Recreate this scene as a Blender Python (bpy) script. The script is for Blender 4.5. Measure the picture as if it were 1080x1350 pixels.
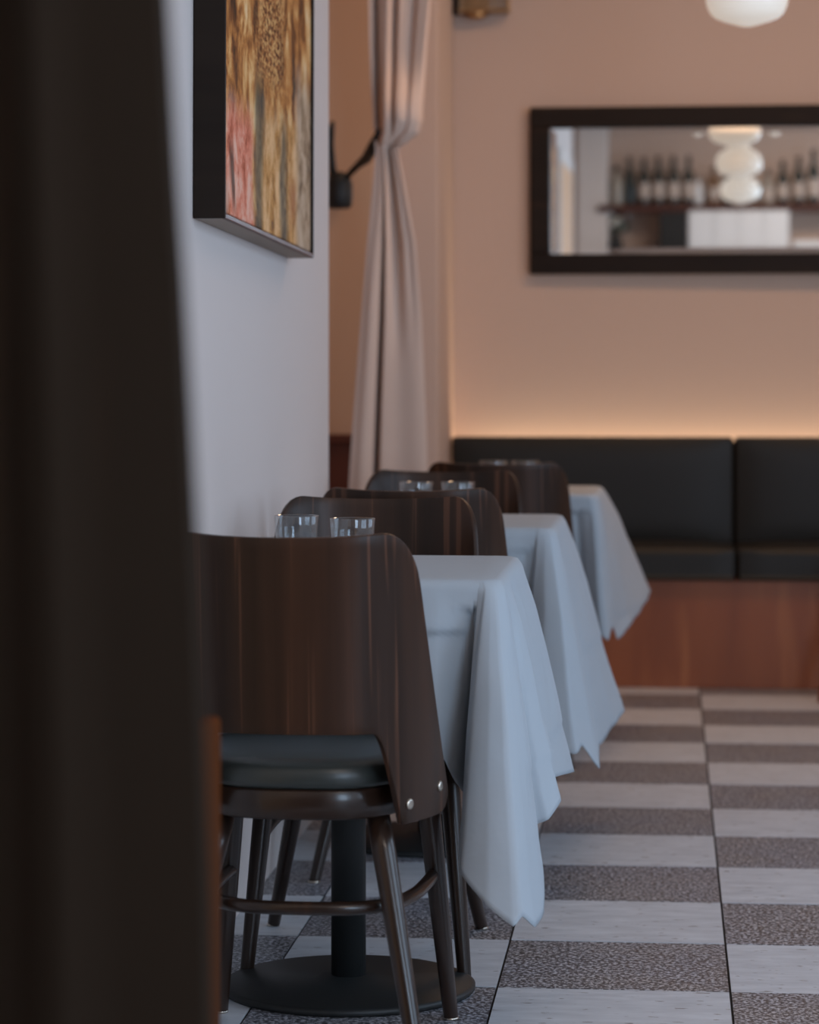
import bpy, bmesh, math, random
from mathutils import Vector, Matrix, noise

random.seed(7)
PI = math.pi
for o in list(bpy.data.objects):
    bpy.data.objects.remove(o, do_unlink=True)
scene = bpy.context.scene
C = scene.collection

# ------------------------------------------------------------------ camera
F = 3640.0            # focal length in pixels of the 1080x1350 frame
H = 1.09              # camera height
YAW = math.atan((880 - 540) / F)
HOR = 492.6           # row of the horizon
cam_d = bpy.data.cameras.new('camera')
cam = bpy.data.objects.new('camera', cam_d)
C.objects.link(cam)
cam.location = (0, 0, H)
cam.rotation_euler = (PI / 2, 0, YAW)
cam_d.sensor_fit = 'AUTO'
cam_d.sensor_width = 36
cam_d.lens = 36 * F / 1350
cam_d.shift_y = (HOR - 675) / 1350
cam_d.clip_start = 0.05
cam_d.dof.use_dof = True
cam_d.dof.focus_distance = 4.85
cam_d.dof.aperture_fstop = 3.9
scene.camera = cam

# ------------------------------------------------------------------ world, lights, exposure
w = bpy.data.worlds.new('world')
scene.world = w
w.use_nodes = True
bg = w.node_tree.nodes['Background']
bg.inputs[0].default_value = (0.62, 0.76, 1.0, 1)
bg.inputs[1].default_value = 1.0


def area(name, loc, rot, sx, sy, power, col):
    l = bpy.data.lights.new(name, 'AREA')
    l.shape = 'RECTANGLE'
    l.size, l.size_y = sx, sy
    l.energy, l.color = power, col
    o = bpy.data.objects.new(name, l)
    o.location, o.rotation_euler = loc, rot
    C.objects.link(o)
    return o


# daylight entering through the two tall windows of the right wall
DAY = (0.56, 0.76, 1.0)
area('window_daylight', (3.12, 3.0, 1.75), (0, PI / 2, 0), 2.0, 2.2, 54, DAY)
area('window_daylight', (3.12, 6.2, 1.75), (0, PI / 2, 0), 2.0, 2.2, 28, DAY)
# and through the window of the wall behind the camera
area('window_daylight', (2.2, -0.66, 1.75), (PI / 2, 0, 0), 1.5, 1.9, 88, DAY)
# warm fill lights added under the ceiling, without any fixtures
WARM = (1.0, 0.61, 0.35)
area('added_ceiling_fill', (0.5, 8.5, 3.15), (0, 0, 0), 1.6, 0.5, 25, WARM)
area('added_ceiling_fill', (0.9, 5.2, 3.15), (0, 0, 0), 1.6, 0.5, 1.5, WARM)
area('added_ceiling_fill', (0.9, 0.9, 3.15), (0, 0, 0), 1.6, 0.5, 30, (1.0, 0.80, 0.66))

vs = scene.view_settings
vs.view_transform = 'Standard'
vs.look = 'None'
vs.exposure = 0.0
vs.gamma = 1.0
vs.use_curve_mapping = False

SA, CA = math.sin(YAW), math.cos(YAW)


def U(px, py, d):
    """point of the place behind photo pixel (px, py) at depth d"""
    r = (px - 540) / F * d
    return Vector((CA * r - SA * d, SA * r + CA * d, H - (py - HOR) / F * d))


# ------------------------------------------------------------------ materials
def mat(name, col, rough=0.5, spec=0.5, metal=0.0, coat=0.0, bump=None, emis=None, trans=0.0):
    m = bpy.data.materials.new(name)
    m.use_nodes = True
    p = m.node_tree.nodes['Principled BSDF']
    p.inputs['Base Color'].default_value = (*col, 1)
    p.inputs['Roughness'].default_value = rough
    p.inputs['Specular IOR Level'].default_value = spec
    p.inputs['Metallic'].default_value = metal
    p.inputs['Coat Weight'].default_value = coat
    p.inputs['Coat Roughness'].default_value = 0.15
    p.inputs['Transmission Weight'].default_value = trans
    if emis:
        p.inputs['Emission Color'].default_value = (*emis[0], 1)
        p.inputs['Emission Strength'].default_value = emis[1]
    if bump:
        add_bump(m, *bump)
    return m


def nodes(m):
    nt = m.node_tree
    return nt, nt.nodes, nt.links, nt.nodes['Principled BSDF']


def coords(m, scale, kind='Object'):
    nt, n, l, p = nodes(m)
    tc = n.new('ShaderNodeTexCoord')
    mp = n.new('ShaderNodeMapping')
    mp.inputs['Scale'].default_value = scale
    if kind == 'Position':
        l.new(n.new('ShaderNodeNewGeometry').outputs['Position'], mp.inputs['Vector'])
    else:
        l.new(tc.outputs[kind], mp.inputs['Vector'])
    return mp.outputs['Vector']


def tex_noise(m, vec, scale, detail=4, rough=0.55, dist=0.0):
    nt, n, l, p = nodes(m)
    t = n.new('ShaderNodeTexNoise')
    t.inputs['Scale'].default_value = scale
    t.inputs['Detail'].default_value = detail
    t.inputs['Roughness'].default_value = rough
    t.inputs['Distortion'].default_value = dist
    l.new(vec, t.inputs['Vector'])
    return t.outputs['Fac']


def ramp(m, fac, stops):
    nt, n, l, p = nodes(m)
    r = n.new('ShaderNodeValToRGB')
    e = r.color_ramp.elements
    while len(e) < len(stops):
        e.new(0.5)
    for el, (pos, col) in zip(e, stops):
        el.position = pos
        el.color = (*col, 1)
    l.new(fac, r.inputs['Fac'])
    return r.outputs['Color']


def mix(m, a, b, fac, mode='MIX'):
    nt, n, l, p = nodes(m)
    x = n.new('ShaderNodeMix')
    x.data_type = 'RGBA'
    x.blend_type = mode
    for s, v in ((x.inputs['A'], a), (x.inputs['B'], b), (x.inputs['Factor'], fac)):
        if isinstance(v, (int, float)):
            s.default_value = v
        elif isinstance(v, tuple):
            s.default_value = (*v, 1)
        else:
            l.new(v, s)
    return x.outputs['Result']


def add_bump(m, scale, strength, dist=0.002, detail=4, stretch=(1, 1, 1)):
    nt, n, l, p = nodes(m)
    f = tex_noise(m, coords(m, stretch), scale, detail)
    b = n.new('ShaderNodeBump')
    b.inputs['Strength'].default_value = strength
    b.inputs['Distance'].default_value = dist
    l.new(f, b.inputs['Height'])
    l.new(b.outputs['Normal'], p.inputs['Normal'])


def setcol(m, col):
    nt, n, l, p = nodes(m)
    l.new(col, p.inputs['Base Color'])


def wood(name, dark, mid, light, stretch, rough=0.35, coat=0.2, scale=1.0):
    m = mat(name, mid, rough, 0.4, coat=coat)
    v = coords(m, stretch)
    a = tex_noise(m, v, 9 * scale, 5, 0.6, 0.25)
    base = ramp(m, a, [(0.30, dark), (0.55, mid), (0.75, mid)])
    b = tex_noise(m, v, 22 * scale, 3, 0.5, 0.1)
    streak = ramp(m, b, [(0.60, (0, 0, 0)), (0.70, (1, 1, 1))])
    setcol(m, mix(m, base, light, streak))
    return m


M = {}
M['wall_white'] = mat('white wall paint', (0.66, 0.585, 0.55), 0.75, 0.3, bump=(55, 0.08))
M['wall_cream'] = mat('cream wall paint', (0.60, 0.445, 0.36), 0.8, 0.3, bump=(55, 0.08))
M['ceiling'] = mat('ceiling paint', (0.55, 0.49, 0.44), 0.9, 0.2, bump=(40, 0.05))
M['alcove'] = mat('tan alcove paint', (0.60, 0.37, 0.235), 0.8, 0.3, bump=(50, 0.06))
M['grout'] = mat('dark joint', (0.022, 0.021, 0.022), 0.8, 0.2, bump=(60, 0.1))
m = M['chair_wood'] = mat('dark stained bentwood veneer', (0.03, 0.018, 0.013), 0.36, 0.24, coat=0.0)
v = coords(m, (1, 0.12, 0.012))
cw = ramp(m, tex_noise(m, v, 14, 4, 0.6, 0.15), [(0.32, (0.018, 0.0095, 0.006)), (0.5, (0.031, 0.0155, 0.0095)), (0.68, (0.056, 0.025, 0.014))])
stk = ramp(m, tex_noise(m, v, 62, 2, 0.5, 0.0), [(0.585, (0, 0, 0)), (0.65, (0.8, 0.8, 0.8))])
setcol(m, mix(m, cw, (0.115, 0.050, 0.028), stk))
M['leg_wood'] = wood('dark stained beech', (0.016, 0.009, 0.006), (0.026, 0.0135, 0.009), (0.045, 0.021, 0.012), (1, 1, 0.06), 0.28, 0.2)
M['seat_leather'] = mat('dark green leather', (0.030, 0.036, 0.034), 0.36, 0.5, bump=(180, 0.15, 0.001))
M['bolt'] = mat('brass bolt', (0.62, 0.56, 0.48), 0.3, 0.5, metal=1.0, bump=(300, 0.05))
M['iron'] = mat('black cast iron', (0.018, 0.019, 0.019), 0.5, 0.4, bump=(90, 0.12))
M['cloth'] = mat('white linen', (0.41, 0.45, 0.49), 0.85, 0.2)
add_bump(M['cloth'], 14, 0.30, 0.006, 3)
M['banquette_leather'] = mat('black green leather', (0.021, 0.019, 0.016), 0.48, 0.25, bump=(120, 0.12, 0.001))
M['base_wood'] = wood('reddish veneer', (0.20, 0.048, 0.013), (0.28, 0.076, 0.022), (0.34, 0.105, 0.033), (1, 1, 0.12), 0.4, 0.15, 0.5)
M['frame_wood'] = wood('very dark frame wood', (0.015, 0.0095, 0.007), (0.021, 0.0135, 0.0095), (0.030, 0.018, 0.012), (0.1, 1, 1), 0.5, 0.0)
M['frame_wood'].node_tree.nodes['Principled BSDF'].inputs['Specular IOR Level'].default_value = 0.12
M['mirror'] = mat('mirror glass', (0.86, 0.84, 0.81), 0.015, 0.5, metal=1.0, bump=(2, 0.004))
m = M['glass'] = mat('clear glass', (0.96, 0.97, 0.98), 0.02)
nt, n, l, p = nodes(m)
tr_, gl_, mx_, fz_ = (n.new('ShaderNode' + k) for k in ('BsdfTransparent', 'BsdfGlossy', 'MixShader', 'LayerWeight'))
tr_.inputs['Color'].default_value = (0.965, 0.975, 0.98, 1)
gl_.inputs['Roughness'].default_value = 0.02
pw_, ad_ = n.new('ShaderNodeMath'), n.new('ShaderNodeMath')
pw_.operation, ad_.operation = 'POWER', 'MULTIPLY_ADD'
l.new(fz_.outputs['Facing'], pw_.inputs[0])
pw_.inputs[1].default_value = 3.0
l.new(pw_.outputs[0], ad_.inputs[0])
ad_.inputs[1].default_value, ad_.inputs[2].default_value = 0.75, 0.06
l.new(ad_.outputs[0], mx_.inputs[0])
l.new(tr_.outputs[0], mx_.inputs[1])
l.new(gl_.outputs[0], mx_.inputs[2])
l.new(mx_.outputs[0], n['Material Output'].inputs['Surface'])
M['opal'] = mat('lit opal glass', (0.8, 0.76, 0.7), 0.3, 0.5, emis=((1.0, 0.90, 0.77), 0.42), bump=(20, 0.02))
M['brass'] = mat('aged brass', (0.40, 0.25, 0.13), 0.35, 0.5, metal=1.0, bump=(80, 0.05))
M['curtain'] = mat('beige curtain fabric', (0.72, 0.55, 0.455), 0.9, 0.2, bump=(160, 0.2, 0.001))
M['wainscot'] = wood('red brown wainscot', (0.07, 0.018, 0.012), (0.10, 0.028, 0.017), (0.13, 0.04, 0.02), (1, 1, 0.1), 0.5, 0.1)
M['underside_lit'] = wood('frame wood paled by painted light', (0.26, 0.20, 0.16), (0.32, 0.25, 0.20), (0.36, 0.28, 0.22), (1, 0.1, 1), 0.6, 0.0)
M['divider'] = wood('dark divider wood', (0.015, 0.0105, 0.007), (0.020, 0.0135, 0.009), (0.036, 0.020, 0.012), (1, 1, 0.05), 0.8, 0.0)
M['divider'].node_tree.nodes['Principled BSDF'].inputs['Specular IOR Level'].default_value = 0.05
M['post'] = wood('brown cabinet wood', (0.060, 0.018, 0.007), (0.095, 0.029, 0.010), (0.12, 0.036, 0.012), (1, 1, 0.08), 0.7, 0.0)
M['post'].node_tree.nodes['Principled BSDF'].inputs['Specular IOR Level'].default_value = 0.0
M['led'] = mat('warm led strip', (0.9, 0.8, 0.6), 0.4, 0.3, emis=((1.0, 0.74, 0.42), 3.0), bump=(50, 0.02))
M['bottle_green'] = mat('dark green bottle glass', (0.010, 0.016, 0.012), 0.12, 0.5, coat=0.3, bump=(20, 0.01))
M['bottle_amber'] = mat('amber bottle glass', (0.16, 0.07, 0.02), 0.12, 0.5, coat=0.3, bump=(20, 0.01))
M['bottle_clear'] = mat('pale bottle glass', (0.34, 0.30, 0.25), 0.12, 0.5, coat=0.3, bump=(20, 0.01))
M['label'] = mat('paper label', (0.55, 0.46, 0.40), 0.8, 0.2, bump=(90, 0.05))
M['shelf'] = wood('red brown shelf', (0.06, 0.018, 0.012), (0.09, 0.028, 0.018), (0.11, 0.04, 0.025), (0.1, 1, 1), 0.5, 0.1)
M['white_lacquer'] = mat('white lacquer', (0.85, 0.87, 0.88), 0.4, 0.4, bump=(30, 0.03))
M['black_box'] = mat('black grille cloth', (0.012, 0.012, 0.012), 0.7, 0.3, bump=(200, 0.2))
M['column'] = mat('white column paint', (0.72, 0.66, 0.62), 0.7, 0.3, bump=(40, 0.06))
M['door_warm_lit'] = mat('door wood with painted warm light', (0.72, 0.40, 0.20), 0.5, 0.3, bump=(20, 0.06, 0.002, 4, (1, 1, 0.1)))
M['leaf'] = mat('dark leaf', (0.05, 0.07, 0.04), 0.6, 0.3, bump=(40, 0.1))
M['petal'] = mat('white petal', (0.72, 0.70, 0.64), 0.7, 0.2, bump=(40, 0.1))
M['window_paint'] = mat('window frame paint', (0.35, 0.33, 0.31), 0.5, 0.4, bump=(40, 0.05))

# terrazzo tiles, light and dark
m = mat('light tile', (0.5, 0.48, 0.46), 0.38, 0.45)
v = coords(m, (0.35, 1, 1), 'Position')
f1 = ramp(m, tex_noise(m, v, 26, 4, 0.6), [(0.35, (0.53, 0.555, 0.595)), (0.7, (0.67, 0.70, 0.745))])
sp = ramp(m, tex_noise(m, v, 75, 2, 0.5), [(0.665, (0, 0, 0)), (0.70, (1, 1, 1))])
setcol(m, mix(m, f1, (0.22, 0.20, 0.19), sp))
M['tile_light'] = m
m = mat('dark tile', (0.1, 0.09, 0.09), 0.40, 0.45)
v = coords(m, (1, 1, 1), 'Position')
sp = ramp(m, tex_noise(m, v, 130, 2, 0.6, 0.3), [(0.44, (0.058, 0.058, 0.065)), (0.51, (0.135, 0.136, 0.150)), (0.57, (0.50, 0.51, 0.545))])
la = ramp(m, tex_noise(m, v, 5, 2, 0.5), [(0.35, (0.95, 0.95, 1.0)), (0.65, (1.0, 0.95, 0.92))])
setcol(m, mix(m, sp, la, 1.0, 'MULTIPLY'))
M['tile_dark'] = m

# abstract painting: smeared vertical streaks of ochre, rust, pink and grey
m = mat('abstract paint', (0.4, 0.25, 0.12), 0.6, 0.15)
nt, n, l, p = nodes(m)
v = coords(m, (1, 1.0, 0.75))
f = tex_noise(m, v, 8.5, 8, 0.66, 0.35)
streaks = ramp(m, f, [(0.36, (0.030, 0.009, 0.003)), (0.44, (0.20, 0.060, 0.014)), (0.51, (0.52, 0.20, 0.050)),
                      (0.58, (0.76, 0.42, 0.16)), (0.66, (0.85, 0.60, 0.34))])
v2 = coords(m, (1, 1, 0.55))
g = tex_noise(m, v2, 4.2, 3, 0.5, 0.5)
sep = n.new('ShaderNodeSeparateXYZ')
tc = n.new('ShaderNodeTexCoord')
l.new(tc.outputs['Generated'], sep.inputs[0])


def band(lo, hi, sock, soft):
    r1 = n.new('ShaderNodeMapRange')
    r1.interpolation_type = 'SMOOTHSTEP'
    r1.inputs['From Min'].default_value = lo - soft
    r1.inputs['From Max'].default_value = lo + soft
    l.new(sock, r1.inputs['Value'])
    r2 = n.new('ShaderNodeMapRange')
    r2.interpolation_type = 'SMOOTHSTEP'
    r2.inputs['From Min'].default_value = hi + soft
    r2.inputs['From Max'].default_value = hi - soft
    l.new(sock, r2.inputs['Value'])
    x = n.new('ShaderNodeMath')
    x.operation = 'MULTIPLY'
    l.new(r1.outputs[0], x.inputs[0])
    l.new(r2.outputs[0], x.inputs[1])
    return x.outputs[0]


def mul(a, b):
    x = n.new('ShaderNodeMath')
    x.operation = 'MULTIPLY'
    l.new(a, x.inputs[0])
    if isinstance(b, (int, float)):
        x.inputs[1].default_value = b
    else:
        l.new(b, x.inputs[1])
    return x.outputs[0]


wob = n.new('ShaderNodeMath')
wob.operation = 'MULTIPLY_ADD'
l.new(tex_noise(m, coords(m, (1, 1, 0.6)), 6, 3, 0.5), wob.inputs[0])
wob.inputs[1].default_value = 0.14
wob.inputs[2].default_value = -0.07
yy = n.new('ShaderNodeMath')
l.new(sep.outputs['Y'], yy.inputs[0])
l.new(wob.outputs[0], yy.inputs[1])
yy = yy.outputs[0]
zz = sep.outputs['Z']
fine = tex_noise(m, coords(m, (1, 1, 1.0)), 12, 7, 0.68, 0.3)
pinkc = ramp(m, fine, [(0.36, (0.36, 0.07, 0.03)), (0.48, (0.74, 0.23, 0.14)), (0.60, (0.82, 0.46, 0.34))])
greyc = ramp(m, fine, [(0.38, (0.16, 0.095, 0.05)), (0.48, (0.42, 0.29, 0.19)), (0.60, (0.58, 0.43, 0.31))])
tanc = ramp(m, fine, [(0.38, (0.22, 0.085, 0.022)), (0.47, (0.58, 0.28, 0.085)), (0.58, (0.80, 0.48, 0.24))])
dk = ramp(m, fine, [(0.42, (0.030, 0.022, 0.014)), (0.6, (0.19, 0.14, 0.085))])
col = mix(m, streaks, tanc, mul(mul(band(0.40, 0.95, yy, 0.05), band(-1, 0.24, zz, 0.04)), 0.9))
col = mix(m, col, pinkc, mul(band(0.05, 0.30, yy, 0.03), band(-1, 0.205, zz, 0.04)))
col = mix(m, col, dk, mul(mul(band(0.33, 0.41, yy, 0.03), band(-1, 0.30, zz, 0.05)), 0.9))
col = mix(m, col, dk, mul(mul(band(0.62, 0.70, yy, 0.03), band(-1, 0.24, zz, 0.05)), 0.9))
col = mix(m, col, (0.040, 0.024, 0.016), mul(mul(band(0.09, 0.12, yy, 0.010), band(0.02, 0.13, zz, 0.03)), 0.85))
col = mix(m, col, (0.34, 0.10, 0.04), mul(mul(band(0.73, 0.78, yy, 0.02), band(0.05, 0.13, zz, 0.03)), 0.7))
col = mix(m, col, greyc, mul(mul(band(0.80, 2, yy, 0.05), band(-1, 0.36, zz, 0.06)), 0.9))
rust = ramp(m, tex_noise(m, coords(m, (1, 1, 2.6)), 42, 3, 0.6), [(0.43, (0.06, 0.016, 0.005)), (0.51, (0.40, 0.12, 0.03)), (0.58, (0.66, 0.38, 0.14))])
col = mix(m, col, rust, mul(mul(band(0.36, 0.62, yy, 0.07), band(0.30, 0.62, zz, 0.05)), 0.85))
setcol(m, col)
b = n.new('ShaderNodeBump')
b.inputs['Strength'].default_value = 0.5
b.inputs['Distance'].default_value = 0.004
l.new(f, b.inputs['Height'])
l.new(b.outputs['Normal'], p.inputs['Normal'])
M['painting'] = m


# ------------------------------------------------------------------ mesh helpers
def obj(name, verts, faces, material, parent=None, smooth=False, loc=None):
    me = bpy.data.meshes.new(name)
    me.from_pydata([tuple(v) for v in verts], [], faces)
    me.update()
    bm = bmesh.new()
    bm.from_mesh(me)
    bmesh.ops.recalc_face_normals(bm, faces=bm.faces)
    bm.to_mesh(me)
    bm.free()
    if smooth:
        me.polygons.foreach_set('use_smooth', [True] * len(me.polygons))
    me.materials.append(M[material])
    o = bpy.data.objects.new(name, me)
    C.objects.link(o)
    if parent:
        o.parent = parent
    if loc:
        o.location = loc
    return o


def bevel(o, width, seg=2):
    b = o.modifiers.new('bevel', 'BEVEL')
    b.width, b.segments, b.limit_method = width, seg, 'ANGLE'
    return o


def solid(o, t, offset=0.0):
    s = o.modifiers.new('thickness', 'SOLIDIFY')
    s.thickness, s.offset = t, offset
    return o


def subsurf(o, lv=1):
    s = o.modifiers.new('smooth', 'SUBSURF')
    s.levels = s.render_levels = lv
    return o


def box_vf(x0, x1, y0, y1, z0, z1, off=0):
    v = [(x, y, z) for z in (z0, z1) for (x, y) in ((x0, y0), (x1, y0), (x1, y1), (x0, y1))]
    f = [(0, 3, 2, 1), (4, 5, 6, 7), (0, 1, 5, 4), (1, 2, 6, 5), (2, 3, 7, 6), (3, 0, 4, 7)]
    return v, [tuple(i + off for i in q) for q in f]


def box(name, x0, x1, y0, y1, z0, z1, material, parent=None, bev=0.0):
    v, f = box_vf(x0, x1, y0, y1, z0, z1)
    o = obj(name, v, f, material, parent)
    if bev:
        bevel(o, bev)
    return o


def boxes(name, lst, material, parent=None, bev=0.0):
    V, Fc = [], []
    for b_ in lst:
        v, f = box_vf(*b_, off=len(V))
        V += v
        Fc += f
    o = obj(name, V, Fc, material, parent)
    if bev:
        bevel(o, bev)
    return o


def lathe(name, prof, material, parent=None, seg=32, loc=None, smooth=True):
    V, Fc = [], []
    rings = []
    for r, z in prof:
        if r < 1e-6:
            rings.append([len(V)])
            V.append((0, 0, z))
        else:
            rings.append(list(range(len(V), len(V) + seg)))
            V += [(r * math.cos(2 * PI * i / seg), r * math.sin(2 * PI * i / seg), z) for i in range(seg)]
    for a, b_ in zip(rings, rings[1:]):
        for i in range(seg):
            j = (i + 1) % seg
            if len(a) == 1 and len(b_) > 1:
                Fc.append((a[0], b_[i], b_[j]))
            elif len(b_) == 1 and len(a) > 1:
                Fc.append((a[i], a[j], b_[0]))
            elif len(a) > 1:
                Fc.append((a[i], a[j], b_[j], b_[i]))
    return obj(name, V, Fc, material, parent, smooth, loc)


def tube(name, pts, rad, material, parent=None, seg=12, smooth=True, flat=None):
    """tube along a polyline; rad a number or one per point"""
    pts = [Vector(p_) for p_ in pts]
    if isinstance(rad, (int, float)):
        rad = [rad] * len(pts)
    V, Fc = [], []
    ref = None
    for i, p_ in enumerate(pts):
        t = (pts[min(i + 1, len(pts) - 1)] - pts[max(i - 1, 0)]).normalized()
        if ref is None:
            ref = Vector((0, 0, 1)) if abs(t.z) < 0.9 else Vector((1, 0, 0))
        ref = (ref - t * ref.dot(t)).normalized()
        bi = t.cross(ref)
        k = flat if flat else 1.0
        for j in range(seg):
            a = 2 * PI * j / seg
            V.append(p_ + ref * (math.cos(a) * rad[i]) + bi * (math.sin(a) * rad[i] * k))
    for i in range(len(pts) - 1):
        for j in range(seg):
            k2 = (j + 1) % seg
            Fc.append((i * seg + j, i * seg + k2, (i + 1) * seg + k2, (i + 1) * seg + j))
    Fc.append(tuple(range(seg)))
    Fc.append(tuple(range((len(pts) - 1) * seg, len(pts) * seg)))
    return obj(name, V, Fc, material, parent, smooth)


def catmull(P, n_, closed=False):
    out = []
    k = len(P)
    for i in range(k if closed else k - 1):
        g = [P[(i + j) % k] if closed else P[min(max(i + j, 0), k - 1)] for j in (-1, 0, 1, 2)]
        for s in range(n_):
            t = s / n_
            out.append(0.5 * ((2 * g[1]) + (g[2] - g[0]) * t + (2 * g[0] - 5 * g[1] + 4 * g[2] - g[3]) * t * t
                              + (3 * g[1] - g[0] - 3 * g[2] + g[3]) * t ** 3))
    if not closed:
        out.append(P[-1].copy())
    return out


def lerp_table(tab, x):
    for (a, *va), (b_, *vb) in zip(tab, tab[1:]):
        if x <= b_:
            t = (x - a) / (b_ - a)
            return [p_ + (q - p_) * t for p_, q in zip(va, vb)]
    return list(tab[-1][1:])


def thing(name, label, cat, loc=(0, 0, 0), rz=0.0, group=None):
    o = bpy.data.objects.new(name, None)
    o.empty_display_size = 0.1
    C.objects.link(o)
    o.location = loc
    o.rotation_euler = (0, 0, rz)
    return tag(o, label, cat, group)


def tag(o, label, cat, group=None):
    o['label'], o['category'] = label, cat
    if group:
        o['group'] = group
    return o


def struct(o):
    o['kind'] = 'structure'
    return o


def dup(root, loc, rz, label, group=None):
    r = root.copy()
    C.objects.link(r)
    r.location, r.rotation_euler = loc, (0, 0, rz)
    r['label'] = label
    if group:
        r['group'] = group

    def kids(src, dst):
        for ch in [x for x in bpy.data.objects if x.parent == src]:
            c = ch.copy()
            C.objects.link(c)
            c.parent = dst
            kids(ch, c)
    kids(root, r)
    return r


# ------------------------------------------------------------------ the room
T = 0.412                       # tile size
GX, GY = 0.1106, 4.90           # one grid crossing
XL, XR, YB, YN = -0.861, 3.2, 10.15, -0.75
fl = struct(box('floor', -2.0, XR + 0.1, YN - 0.1, YB + 0.1, -0.06, -0.004, 'grout'))
gap = 0.0022
tv, tf = box_vf(-T / 2 + gap, T / 2 - gap, -T / 2 + gap, T / 2 - gap, -0.014, 0)
tm = []
for nm, mt in (('tile light', 'tile_light'), ('tile dark', 'tile_dark')):
    me = bpy.data.meshes.new(nm)
    me.from_pydata(tv, [], tf)
    me.materials.append(M[mt])
    tm.append(me)
rotg = random.Random(3)
for i in range(-4, 7):
    for j in range(-14, 13):
        x, y = GX + (i + 0.5) * T, GY + (j + 0.5) * T
        # right of the grid crossing (i = 0) the tile behind it (j = 0) is light
        me = tm[(i + j) % 2]
        o = bpy.data.objects.new('tile', me)
        C.objects.link(o)
        o.parent = fl
        o.location = (x, y, rotg.uniform(-0.0006, 0.0))
        o.rotation_euler = (0, 0, PI * rotg.randint(0, 1))

struct(box('ceiling', -2.0, XR + 0.1, YN - 0.1, YB + 0.1, 3.2, 3.3, 'ceiling'))
struct(box('wall_left', XL - 0.16, XL, 2.3, 7.0, 0, 3.2, 'wall_white'))
struct(box('wall_back', -2.0, XR + 0.1, YB, YB + 0.1, 0, 3.2, 'wall_cream'))
struct(boxes('wall_behind_camera', [(-2.0, 1.4, YN - 0.1, YN, 0, 3.2), (1.4, 3.0, YN - 0.1, YN, 0, 0.75), (1.4, 3.0, YN - 0.1, YN, 2.75, 3.2),
                                    (3.0, XR + 0.1, YN - 0.1, YN, 0, 3.2)], 'wall_cream'))
struct(box('wall_rear_side', -2.0, -1.9, YN, 2.4, 0, 3.2, 'wall_cream'))
struct(box('wall_rear_return', -1.9, XL - 0.16, 2.3, 2.4, 0, 3.2, 'wall_cream'))
# recess beyond the end of the left wall
struct(box('wall_alcove_side', -2.0, -1.9, 7.0, 9.3, 0, 3.2, 'alcove'))
struct(box('wall_alcove_near', -2.0, XL - 0.16, 6.9, 7.0, 0, 3.2, 'alcove'))
struct(box('wall_alcove_far', -2.0, -0.995, 9.3, YB, 0, 3.2, 'alcove'))
struct(box('trim_1', -1.9, -1.0, 9.265, 9.3, 0, 0.855, 'wainscot', bev=0.004))
struct(box('trim_2', -1.9, -1.0, 9.25, 9.3, 0.855, 0.885, 'wainscot', bev=0.004))
struct(box('wall_pillar', -0.995, -0.785, 9.45, YB, 0, 3.2, 'wall_cream', bev=0.006))
# right wall with two tall window openings
WY = ((1.9, 4.1), (5.1, 7.3))
Z0, Z1 = 0.75, 2.75
struct(boxes('wall_right', [(XR, XR + 0.12, YN, YB, 0, Z0), (XR, XR + 0.12, YN, YB, Z1, 3.2),
                            (XR, XR + 0.12, YN, WY[0][0], Z0, Z1), (XR, XR + 0.12, WY[0][1], WY[1][0], Z0, Z1),
                            (XR, XR + 0.12, WY[1][1], YB, Z0, Z1)], 'wall_white'))
for k, (a, b_) in enumerate(WY + ((1.4, 3.0),)):
    wr = bpy.data.objects.new('window_%d' % (k + 1), None)
    C.objects.link(wr)
    wr.location = (XR + 0.06, (a + b_) / 2, Z0)
    if k == 2:
        wr.location = ((a + b_) / 2, YN - 0.05, Z0)
        wr.rotation_euler = (0, 0, PI / 2)
    struct(wr)
    hw, hh = (b_ - a) / 2, Z1 - Z0
    boxes('window_frame', [(-0.03, 0.03, -hw, -hw + 0.06, 0, hh), (-0.03, 0.03, hw - 0.06, hw, 0, hh),
                           (-0.03, 0.03, -hw + 0.06, hw - 0.06, 0, 0.06), (-0.03, 0.03, -hw + 0.06, hw - 0.06, hh - 0.06, hh),
                           (-0.025, 0.025, -0.025, 0.025, 0.06, hh - 0.06)], 'window_paint', wr)
    for s in (-1, 1):
        box('pane', -0.004, 0.004, min(s * 0.025, s * (hw - 0.06)), max(s * 0.025, s * (hw - 0.06)), 0.06, hh - 0.06, 'glass', wr)


# ------------------------------------------------------------------ banquette along the back wall
def cushion_block(name, x0, x1, y0, y1, z0, z1, puff, material, parent, face):
    """rounded upholstered block, the 'face' side (-y or +z) swelling a little"""
    nx, nz = 14, 8
    V, Fc = [], []
    # build as subdivided box then round
    bm = bmesh.new()
    bmesh.ops.create_cube(bm, size=1.0)
    bmesh.ops.subdivide_edges(bm, edges=bm.edges[:], cuts=9, use_grid_fill=True)
    for v_ in bm.verts:
        a, b2, c = v_.co.x * 2, v_.co.y * 2, v_.co.z * 2
        sw = (1 - a ** 6) * (1 - (c if face == 'y' else b2) ** 6)
        v_.co = Vector((x0 + (a + 1) / 2 * (x1 - x0), y0 + (b2 + 1) / 2 * (y1 - y0), z0 + (c + 1) / 2 * (z1 - z0)))
        if face == 'y' and b2 < -0.99:
            v_.co.y -= puff * sw
        if face == 'z' and c > 0.99:
            v_.co.z += puff * sw
    me = bpy.data.meshes.new(name)
    bm.to_mesh(me)
    bm.free()
    me.polygons.foreach_set('use_smooth', [True] * len(me.polygons))
    me.materials.append(M[material])
    o = bpy.data.objects.new(name, me)
    C.objects.link(o)
    o.parent = parent
    bevel(o, 0.018, 3)
    return o


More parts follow.
